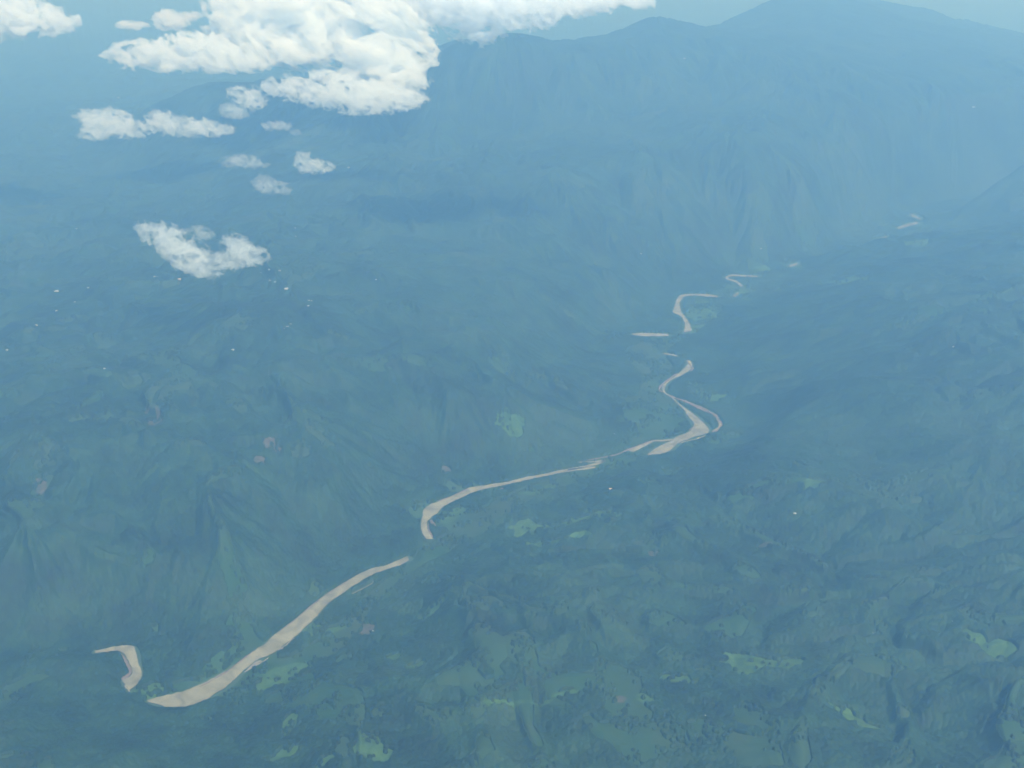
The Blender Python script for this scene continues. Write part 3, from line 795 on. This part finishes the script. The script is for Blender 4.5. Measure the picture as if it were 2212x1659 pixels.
# ------------------------------------------------------------------ single trees standing on the pastures
M_BARK = simple('bark', (0.10, 0.08, 0.06), 0.9)
def leaf_material():
    m, nt, out = new_mat('tree_leaves')
    tc = N(nt, 'ShaderNodeTexCoord')
    c = ramp(nt, noise(nt, tc.outputs['Object'], 0.5, 3), [(0.35, (0.012, 0.028, 0.010)), (0.65, (0.040, 0.075, 0.022))])
    b = N(nt, 'ShaderNodeBsdfPrincipled', ins={'Roughness': 0.7})
    nt.links.new(c, b.inputs['Base Color']); nt.links.new(b.outputs[0], out.inputs[0])
    return m
M_LEAF = leaf_material()
def make_tree(seed, Rc=7.0, Hh=14.0):
    rg = np.random.RandomState(seed)
    root = bpy.data.objects.new('tree', None); COL.objects.link(root)
    V, Q = [], []
    def limb(p0, p1, r0, r1):
        p0 = np.array(p0, float); p1 = np.array(p1, float); d = p1 - p0; d /= np.linalg.norm(d)
        u = np.cross(d, (0.3, 0.9, 0.1)); u /= np.linalg.norm(u); w = np.cross(d, u)
        b = len(V)
        for (p, r_) in ((p0, r0), (p1, r1)):
            for k in range(6):
                a = k * math.pi / 3; V.append(tuple(p + r_ * (math.cos(a) * u + math.sin(a) * w)))
        for k in range(6):
            Q.append((b + k, b + (k + 1) % 6, b + 6 + (k + 1) % 6, b + 6 + k))
    limb((0, 0, -3), (0, 0, Hh * .5), .55, .35)
    for k in range(5):
        a = k * 1.3; limb((0, 0, Hh * (.3 + .04 * k)), (math.cos(a) * Rc * .6, math.sin(a) * Rc * .6, Hh * .72), .25, .08)
    mesh_obj('trunk', V, Q, M_BARK, root)
    # crown: hundreds of leaf clumps on uneven lobes
    lobes = [(rg.uniform(-.5, .5) * Rc, rg.uniform(-.5, .5) * Rc, Hh * rg.uniform(.55, .85), Rc * rg.uniform(.4, .62)) for _ in range(8)]
    LV, LQ = [], []
    for (a, b, c, r_) in lobes:
        for _ in range(90):
            d = rg.normal(size=3); d /= np.linalg.norm(d)
            p = np.array((a, b, c)) + d * r_ * rg.uniform(.7, 1.08) * np.array((1, 1, .75))
            u = rg.normal(size=3); u /= np.linalg.norm(u); w = np.cross(u, d); w /= np.linalg.norm(w) + 1e-6
            s = rg.uniform(.45, .95); i = len(LV)
            for (e, f_) in ((-1, -.7), (1, -.6), (.8, .8), (-.9, .7)): LV.append(tuple(p + u * e * s + w * f_ * s))
            LQ.append((i, i + 1, i + 2, i + 3))
    mesh_obj('crown', LV, LQ, M_LEAF, root, False)
    return root
tprotos = [make_tree(3), make_tree(11, 8.0, 13.0), make_tree(29, 5.5, 15.0)]
TF = [  # field (px, py, rx, ry), how many, what the label says after the count, group
 (1515, 672, 44, 15, 10, 'on the bright green meadow inside the tight river bend', 'trees on the river bend meadow'),
 (1525, 858, 30, 9, 6, 'on the green field right of the narrow river reach', 'trees on the field beside the river'),
 (1270, 1122, 70, 8, 9, 'in the long bright green pasture in mid view', 'trees on the long bright pasture'),
 (1655, 1438, 50, 16, 9, 'on the bright grassy slope in the lower right', 'trees on the lower right pasture'),
 (600, 1468, 40, 10, 6, 'on the green field below the lowest straight river reach', 'trees on the field by the lower river'),
 (985, 1108, 26, 12, 4, 'on the bank meadow inside the curved river bend', 'trees on the curved bank'),
 (1165, 1145, 40, 8, 5, 'on the pasture beside the small sandy pond', 'trees near the sandy pond'),
 (1020, 1068, 6, 3, 2, 'at the water edge below the bright river curve', 'trees at the river curve'),
 (800, 1615, 34, 28, 5, 'on the vivid green fan shaped slope at the bottom', 'trees on the fan shaped slope'),
]
ORD = ['leftmost', 'second from left', 'third from left', 'fourth from left', 'fifth from left', 'sixth from left', 'seventh from left', 'eighth from left', 'ninth from left', 'tenth from left']
first = [True] * 3
for (a, b, ra, rb, n, lab, grp) in TF:
    spots = []
    for k in range(n):
        th = rng.uniform(0, 2 * math.pi); q = math.sqrt(rng.uniform(0, 1))
        spots.append((a + ra * q * math.cos(th), b + rb * q * math.sin(th)))
    spots.sort()
    for k, (pa, pb) in enumerate(spots):
        g = on_ground(pa, pb)
        if g is None: continue
        i = rng.randint(3)
        if first[i]: o = tprotos[i]; first[i] = False
        else: o = copy_tree(tprotos[i])
        o.location = g
        s = rng.uniform(0.8, 1.35)
        o.scale = (s, s, s); o.rotation_euler = (0, 0, rng.uniform(0, 6.28))
        o['label'] = 'dark round tree, ' + ORD[k] + ' ' + lab; o['category'] = 'tree'; o['group'] = grp
print('trees', time.time() - T0)

# ------------------------------------------------------------------ clouds: closed bodies of droplets (mesh filled with a volume)
def cloud_mat(name, dens, skin):
    m, nt, out = new_mat(name)
    v = N(nt, 'ShaderNodeVolumePrincipled')
    v.inputs['Color'].default_value = (0.938, 0.962, 0.994, 1)
    v.inputs['Absorption Color'].default_value = (0, 0, 0, 1)
    v.inputs['Density'].default_value = dens
    v.inputs['Anisotropy'].default_value = 0.0
    nt.links.new(v.outputs[0], out.inputs['Volume'])
    tr = N(nt, 'ShaderNodeBsdfTransparent'); df = N(nt, 'ShaderNodeBsdfDiffuse'); df.inputs['Color'].default_value = (0.9, 0.9, 0.9, 1)
    mx = N(nt, 'ShaderNodeMixShader'); mx.inputs[0].default_value = skin
    nt.links.new(tr.outputs[0], mx.inputs[1]); nt.links.new(df.outputs[0], mx.inputs[2])
    nt.links.new(mx.outputs[0], out.inputs['Surface'])
    return m

def perlin3(x, y, z, seed):
    ix = np.floor(x).astype(np.int64); iy = np.floor(y).astype(np.int64); iz = np.floor(z).astype(np.int64)
    fx = (x - ix).astype(np.float32); fy = (y - iy).astype(np.float32); fz = (z - iz).astype(np.float32)
    u = fx * fx * (3 - 2 * fx); v = fy * fy * (3 - 2 * fy); w = fz * fz * (3 - 2 * fz)
    def g(i, j, k):
        h = _hash(ix + i + (iz + k) * 7919, iy + j + (iz + k) * 104729, seed)
        a = (h & 1023).astype(np.float32) * np.float32(2 * math.pi / 1024); c = ((h >> 10) & 1023).astype(np.float32) / 511.5 - 1
        s = np.sqrt(np.clip(1 - c * c, 0, 1))
        return s * np.cos(a) * (fx - i) + s * np.sin(a) * (fy - j) + c * (fz - k)
    def L(a, b, t): return a + t * (b - a)
    return L(L(L(g(0, 0, 0), g(1, 0, 0), u), L(g(0, 1, 0), g(1, 1, 0), u), v), L(L(g(0, 0, 1), g(1, 0, 1), u), L(g(0, 1, 1), g(1, 1, 1), u), v), w) * 1.5

def surface_nets(Fd, org, h):
    """closed outward-facing quads round the places where Fd > 0"""
    Fd[0], Fd[-1], Fd[:, 0], Fd[:, -1], Fd[:, :, 0], Fd[:, :, -1] = -1, -1, -1, -1, -1, -1
    nx, ny, nz = Fd.shape
    S = Fd > 0
    c = S[:-1, :-1, :-1].astype(np.int8)
    acc = np.zeros((nx - 1, ny - 1, nz - 1, 3), np.float32); cnt = np.zeros((nx - 1, ny - 1, nz - 1), np.float32)
    for ax in range(3):
        for o1 in (0, 1):
            for o2 in (0, 1):
                off = [0, 0, 0]; oth = [k for k in range(3) if k != ax]; off[oth[0]] = o1; off[oth[1]] = o2
                s0 = tuple(slice(off[k], off[k] + Fd.shape[k] - 1) for k in range(3))
                of2 = off.copy(); of2[ax] = 1
                s1 = tuple(slice(of2[k], of2[k] + Fd.shape[k] - 1) for k in range(3))
                f0 = Fd[s0]; f1 = Fd[s1]
                m = (f0 > 0) != (f1 > 0)
                t = np.where(m, f0 / np.where(m, f0 - f1, 1), 0)
                mf = m.astype(np.float32)
                acc[..., ax] += t * mf; acc[..., oth[0]] += o1 * mf; acc[..., oth[1]] += o2 * mf
                cnt += mf
    act = cnt > 0
    idx = np.full(act.shape, -1, np.int64); idx[act] = np.arange(act.sum())
    P = np.argwhere(act) + acc[act] / cnt[act][:, None]
    V = np.array(org) + P * h
    quads = []
    for ax in range(3):
        o1, o2 = (ax + 1) % 3, (ax + 2) % 3
        a = [slice(1, -1)] * 3; b = [slice(1, -1)] * 3
        a[ax] = slice(0, -1); b[ax] = slice(1, None)
        s0 = S[tuple(a)]; s1 = S[tuple(b)]
        for flip, m in ((False, s0 & ~s1), (True, ~s0 & s1)):
            p = np.argwhere(m)
            if not len(p): continue
            p = p + np.array([0 if k == ax else 1 for k in range(3)])
            def at(d1, d2):
                q = p.copy(); q[:, o1] -= d1; q[:, o2] -= d2
                return idx[q[:, 0], q[:, 1], q[:, 2]]
            q = np.stack([at(1, 1), at(0, 1), at(0, 0), at(1, 0)], -1)
            quads.append(q[:, ::-1] if flip else q)
    return V, np.concatenate(quads)

def cloud(name, zc, puffs, label, seed=0, mat=None, fine=1.0, gain=0.64, rag=1.0, thick=0.5, group=None, thr=0.0, lean=0.0, slope=1.4, shrink=1.0):
    """puffs: (px, py, rx, ry) on the photograph; zc: height of the cloud's middle in metres"""
    P = np.array(puffs, float)
    P[:, 2:] *= shrink
    mx_, my_ = P[:, 0].mean(), P[:, 1].mean()
    d = ray(mx_, my_); t = (zc - CAM_H) / d[2]
    D = t * np.linalg.norm(d)
    m_px = D / F
    # bodies placed on the vertical plane through the cloud's middle, each pushed a little in depth
    rg = np.random.RandomState(seed + 5)
    B = []
    y_c = d[1] * t
    for (a, b, ra, rb) in P:
        dd = ray(a, b)
        yy = y_c + rg.uniform(-.5, .5) * ra * m_px * 0.5 + (my_ - b) * m_px * slope
        tt = yy / dd[1]
        B.append((dd[0] * tt, yy, CAM_H + dd[2] * tt, ra * m_px, (ra * thick + rb * slope * 0.3) * m_px, rb * m_px))
    B = np.array(B)
    vs = 2.1 * m_px * fine
    v3 = np.array([vs, vs * 1.7, vs])
    pad = 0.35 * B[:, 3].max() + 3 * vs
    lo = (B[:, :3] - B[:, 3:]).min(0) - pad; hi = (B[:, :3] + B[:, 3:]).max(0) + pad
    n = np.ceil((hi - lo) / v3).astype(int) + 1
    xs = [lo[k] + np.arange(n[k]) * v3[k] for k in range(3)]
    GX_, GY_, GZ_ = np.meshgrid(*xs, indexing='ij')
    GX_ = GX_.astype(np.float32); GY_ = GY_.astype(np.float32); GZ_ = GZ_.astype(np.float32)
    fld = np.full(GX_.shape, -9.0, np.float32)
    for (a, b, c, r1, r2, r3) in B:
        x_ = (GX_ - a); z_ = (GZ_ - c)
        x_ = x_ + z_ * lean
        q = np.sqrt((x_ / r1) ** 2 + ((GY_ - b) / r2) ** 2 + (z_ / r3) ** 2)
        fld = np.logaddexp(fld * 12, (1 - q) * 12) / 12
    L0 = max(np.median(B[:, 5]) * 1.15, 6 * vs)
    w_ = 0.75 * L0
    wx_ = w_ * perlin3(GX_ / (L0 * 1.9), GY_ / (L0 * 2.5), GZ_ / (L0 * 1.5), seed + 91)
    wz_ = w_ * 0.7 * perlin3(GX_ / (L0 * 1.6) + 5, GY_ / (L0 * 2.5), GZ_ / (L0 * 1.6), seed + 92)
    NX_ = GX_ + wx_ + 0.5 * GZ_; NZ_ = GZ_ + wz_
    nz = 0; a = 1.0; tot = 0; f = 1.0
    o = 0
    while L0 / f > 1.8 * vs or o < 2:
        p = perlin3(NX_ / (L0 * 1.25) * f + 3 * o, GY_ / (L0 * 1.9) * f, NZ_ / L0 * f, seed + 17 * o)
        nz = nz + a * (0.5 * p + 0.5 * (0.28 - np.abs(p)) * 1.6)
        tot += a; a *= gain; f *= 2.05; o += 1
        if o > 5: break
    fld = fld + rag * 4.9 * nz / tot - 0.22 * rag - thr
    V, Qd = surface_nets(fld, lo, v3)
    o_ = mesh_obj(name, V, Qd, mat, None, True)
    o_['label'] = label; o_['category'] = 'cloud'
    if group: o_['group'] = group
    print(name, n, len(V), 'D', round(D), 'm/px', round(m_px, 1))
    return o_

MC_BIG = cloud_mat('cumulus_dense', 0.011, 0.01)
MC_BANK = cloud_mat('cumulus_bank', 0.009, 0.01)
MC_MID = cloud_mat('cumulus_light', 0.0062, 0.01)
MC_THIN = cloud_mat('cloud_wisp', 0.0035, 0.01)
GR = 'cumulus clouds below the aircraft'
cloud('cloud', 2000, [(20, 40, 45, 26), (65, 34, 32, 26), (98, 46, 40, 19), (130, 47, 26, 14), (60, 66, 24, 7), (-30, 40, 40, 30)], 'bright white cumulus at the upper left corner of the view', 1, MC_BIG, group=GR)
cloud('cloud', 1700, [(275, 54, 14, 6), (295, 56, 16, 5)], 'small flat white cloud puff left of the bigger puff above the big cloud bank', 2, MC_BIG, rag=1.0, thick=1.2, thr=-0.05, group=GR)
cloud('cloud', 1700, [(360, 42, 18, 13), (375, 50, 20, 9)], 'rounded white cloud puff above the left lobe of the big cloud bank', 3, MC_BIG, rag=1.0, thick=1.3, thr=-0.05, group=GR)
cloud('cloud', 1700, [(407, 36, 15, 7)], 'tiny faint cloud puff between the rounded puff and the huge cloud', 4, MC_BIG, rag=0.9, thick=1.2, thr=-0.1, group=GR)
cloud('cloud', 1600, [(278, 116, 30, 16), (310, 120, 42, 20), (350, 118, 50, 22), (395, 112, 50, 24), (440, 112, 46, 26), (485, 124, 46, 20), (535, 140, 28, 10), (385, 140, 40, 9), (245, 118, 22, 6), (455, 88, 14, 9)],
      'wide white cumulus lobe reaching left from the huge cloud, flat underneath', 5, MC_BIG, gain=0.66, rag=1.1, slope=0.9, group=GR)
cloud('cloud', 1650, [(505, 45, 50, 46), (560, 50, 70, 60), (620, 60, 80, 68), (690, 55, 90, 62), (760, 50, 80, 60), (830, 40, 70, 55), (880, 70, 52, 60), (900, 110, 34, 40), (850, 140, 55, 45), (800, 110, 60, 50), (640, 110, 60, 28), (600, 120, 46, 22),
       (468, 10, 28, 14), (720, -10, 150, 30), (860, 175, 46, 20), (890, 182, 24, 14), (560, 92, 42, 36)], 'largest cloud of the view, a towering white mass filling the top centre left', 6, MC_BIG, fine=1.15, gain=0.66, rag=1.15, shrink=0.88, thr=0.07, group=GR)
cloud('cloud', 1420, [(590, 190, 20, 14), (620, 188, 30, 20), (665, 196, 38, 18), (700, 200, 40, 22), (745, 200, 46, 26), (780, 215, 44, 24), (830, 212, 50, 22), (870, 218, 36, 14), (900, 212, 22, 8), (700, 165, 34, 12), (745, 160, 28, 10), (800, 180, 26, 16)],
      'long ragged white cloud bank hanging under the largest cloud in front of the mountain', 7, MC_BANK, gain=0.64, rag=1.1, shrink=0.92, group=GR)
cloud('cloud', 1450, [(530, 206, 26, 14), (550, 220, 22, 10), (515, 200, 18, 9)], 'small white cloud puff left of the long ragged bank, upper of two', 8, MC_MID, group=GR)
cloud('cloud', 1350, [(512, 242, 22, 8), (495, 232, 14, 6)], 'small faint cloud puff left of the long ragged bank, lower of two', 9, MC_THIN, thr=-0.2, group=GR)
cloud('cloud', 1250, [(190, 255, 22, 14), (215, 268, 28, 18), (245, 262, 30, 20), (280, 278, 32, 14), (305, 280, 20, 10), (205, 290, 26, 9)], 'left one of the long twin clouds, stepped and thinning over the far plain', 10, MC_MID, thr=0.05, group=GR)
cloud('cloud', 1250, [(345, 258, 22, 14), (370, 270, 34, 14), (420, 275, 36, 13), (460, 280, 30, 10), (350, 245, 12, 8)], 'right one of the long twin clouds, flat with a raised left end', 11, MC_MID, thr=0.05, group=GR)
cloud('cloud', 1150, [(595, 272, 24, 7)], 'thin wisp of cloud under the long ragged bank', 12, MC_THIN, group=GR)
cloud('cloud', 1150, [(638, 286, 9, 4)], 'tiny scrap of cloud right of the thin wisp under the ragged bank', 13, MC_THIN, thr=-0.2, group=GR)
cloud('cloud', 1100, [(655, 345, 14, 14), (672, 358, 26, 12), (700, 362, 20, 8)], 'small ragged white cloud with a pointed top alone above the middle hills', 14, MC_MID, thr=0.05, group=GR)
cloud('cloud', 1100, [(515, 348, 26, 9), (545, 352, 20, 8), (570, 356, 10, 4)], 'faint veil of cloud left of the small ragged white cloud', 15, MC_THIN, thr=0.15, rag=1.3, group=GR)
cloud('cloud', 1100, [(568, 392, 18, 10), (590, 405, 26, 10), (615, 412, 12, 6)], 'faint torn cloud above the right lobe of the V shaped cloud', 16, MC_THIN, thr=0.05, group=GR)
cloud('cloud', 950, [(322, 498, 22, 14), (348, 506, 32, 19), (375, 524, 32, 21), (400, 545, 34, 21), (425, 566, 34, 19), (446, 582, 24, 13), (480, 560, 26, 11), (512, 534, 22, 20), (532, 550, 32, 16), (552, 552, 20, 12), (495, 572, 30, 7)],
      'V shaped white cloud with two slanting lobes alone over the left hills', 17, MC_MID, group=GR, lean=0.35)
cloud('cloud', 950, [(425, 500, 18, 7), (440, 508, 14, 6)], 'faint small wisp between the two lobes of the V shaped cloud', 18, MC_THIN, thr=-0.2, group=GR)
cloud('cloud', 2250, [(960, 15, 40, 26), (1000, 30, 44, 34), (1040, 40, 44, 34), (1090, 30, 50, 30), (1140, 20, 50, 28), (1190, 8, 60, 24), (1260, 4, 60, 18), (1330, 2, 60, 14), (1050, 0, 120, 30)],
      'white cloud bank rising behind the crest of the mountain at the top edge', 19, MC_BIG, group=GR)
cloud('cloud', 2250, [(1178, 46, 7, 6)], 'tiny white cloud scrap above the mountain crest, right of the cloud bank', 20, MC_THIN, thr=-0.2, group=GR)
print('clouds', time.time() - T0)

# ------------------------------------------------------------------ the air: one closed box of pale even haze
bx0, bx1, by0, by1, bz0, bz1 = -152000, 152000, -152000, 152000, float(Z.min()) - 7.0, CAM_H + 60.0
V, Q = [], []; box(V, Q, bx0, bx1, by0, by1, bz0, bz1)
m, nt, out = new_mat('haze_air')
pv = N(nt, 'ShaderNodeVolumePrincipled')
pv.inputs['Color'].default_value = (*HAZE_C, 1)
pv.inputs['Absorption Color'].default_value = (*HAZE_A, 1)
pv.inputs['Density'].default_value = HAZE_D
pv.inputs['Anisotropy'].default_value = HAZE_G
nt.links.new(pv.outputs[0], out.inputs['Volume'])
hz = mesh_obj('haze', V, Q, m, None, False)
hz['kind'] = 'stuff'
print('done', time.time() - T0)
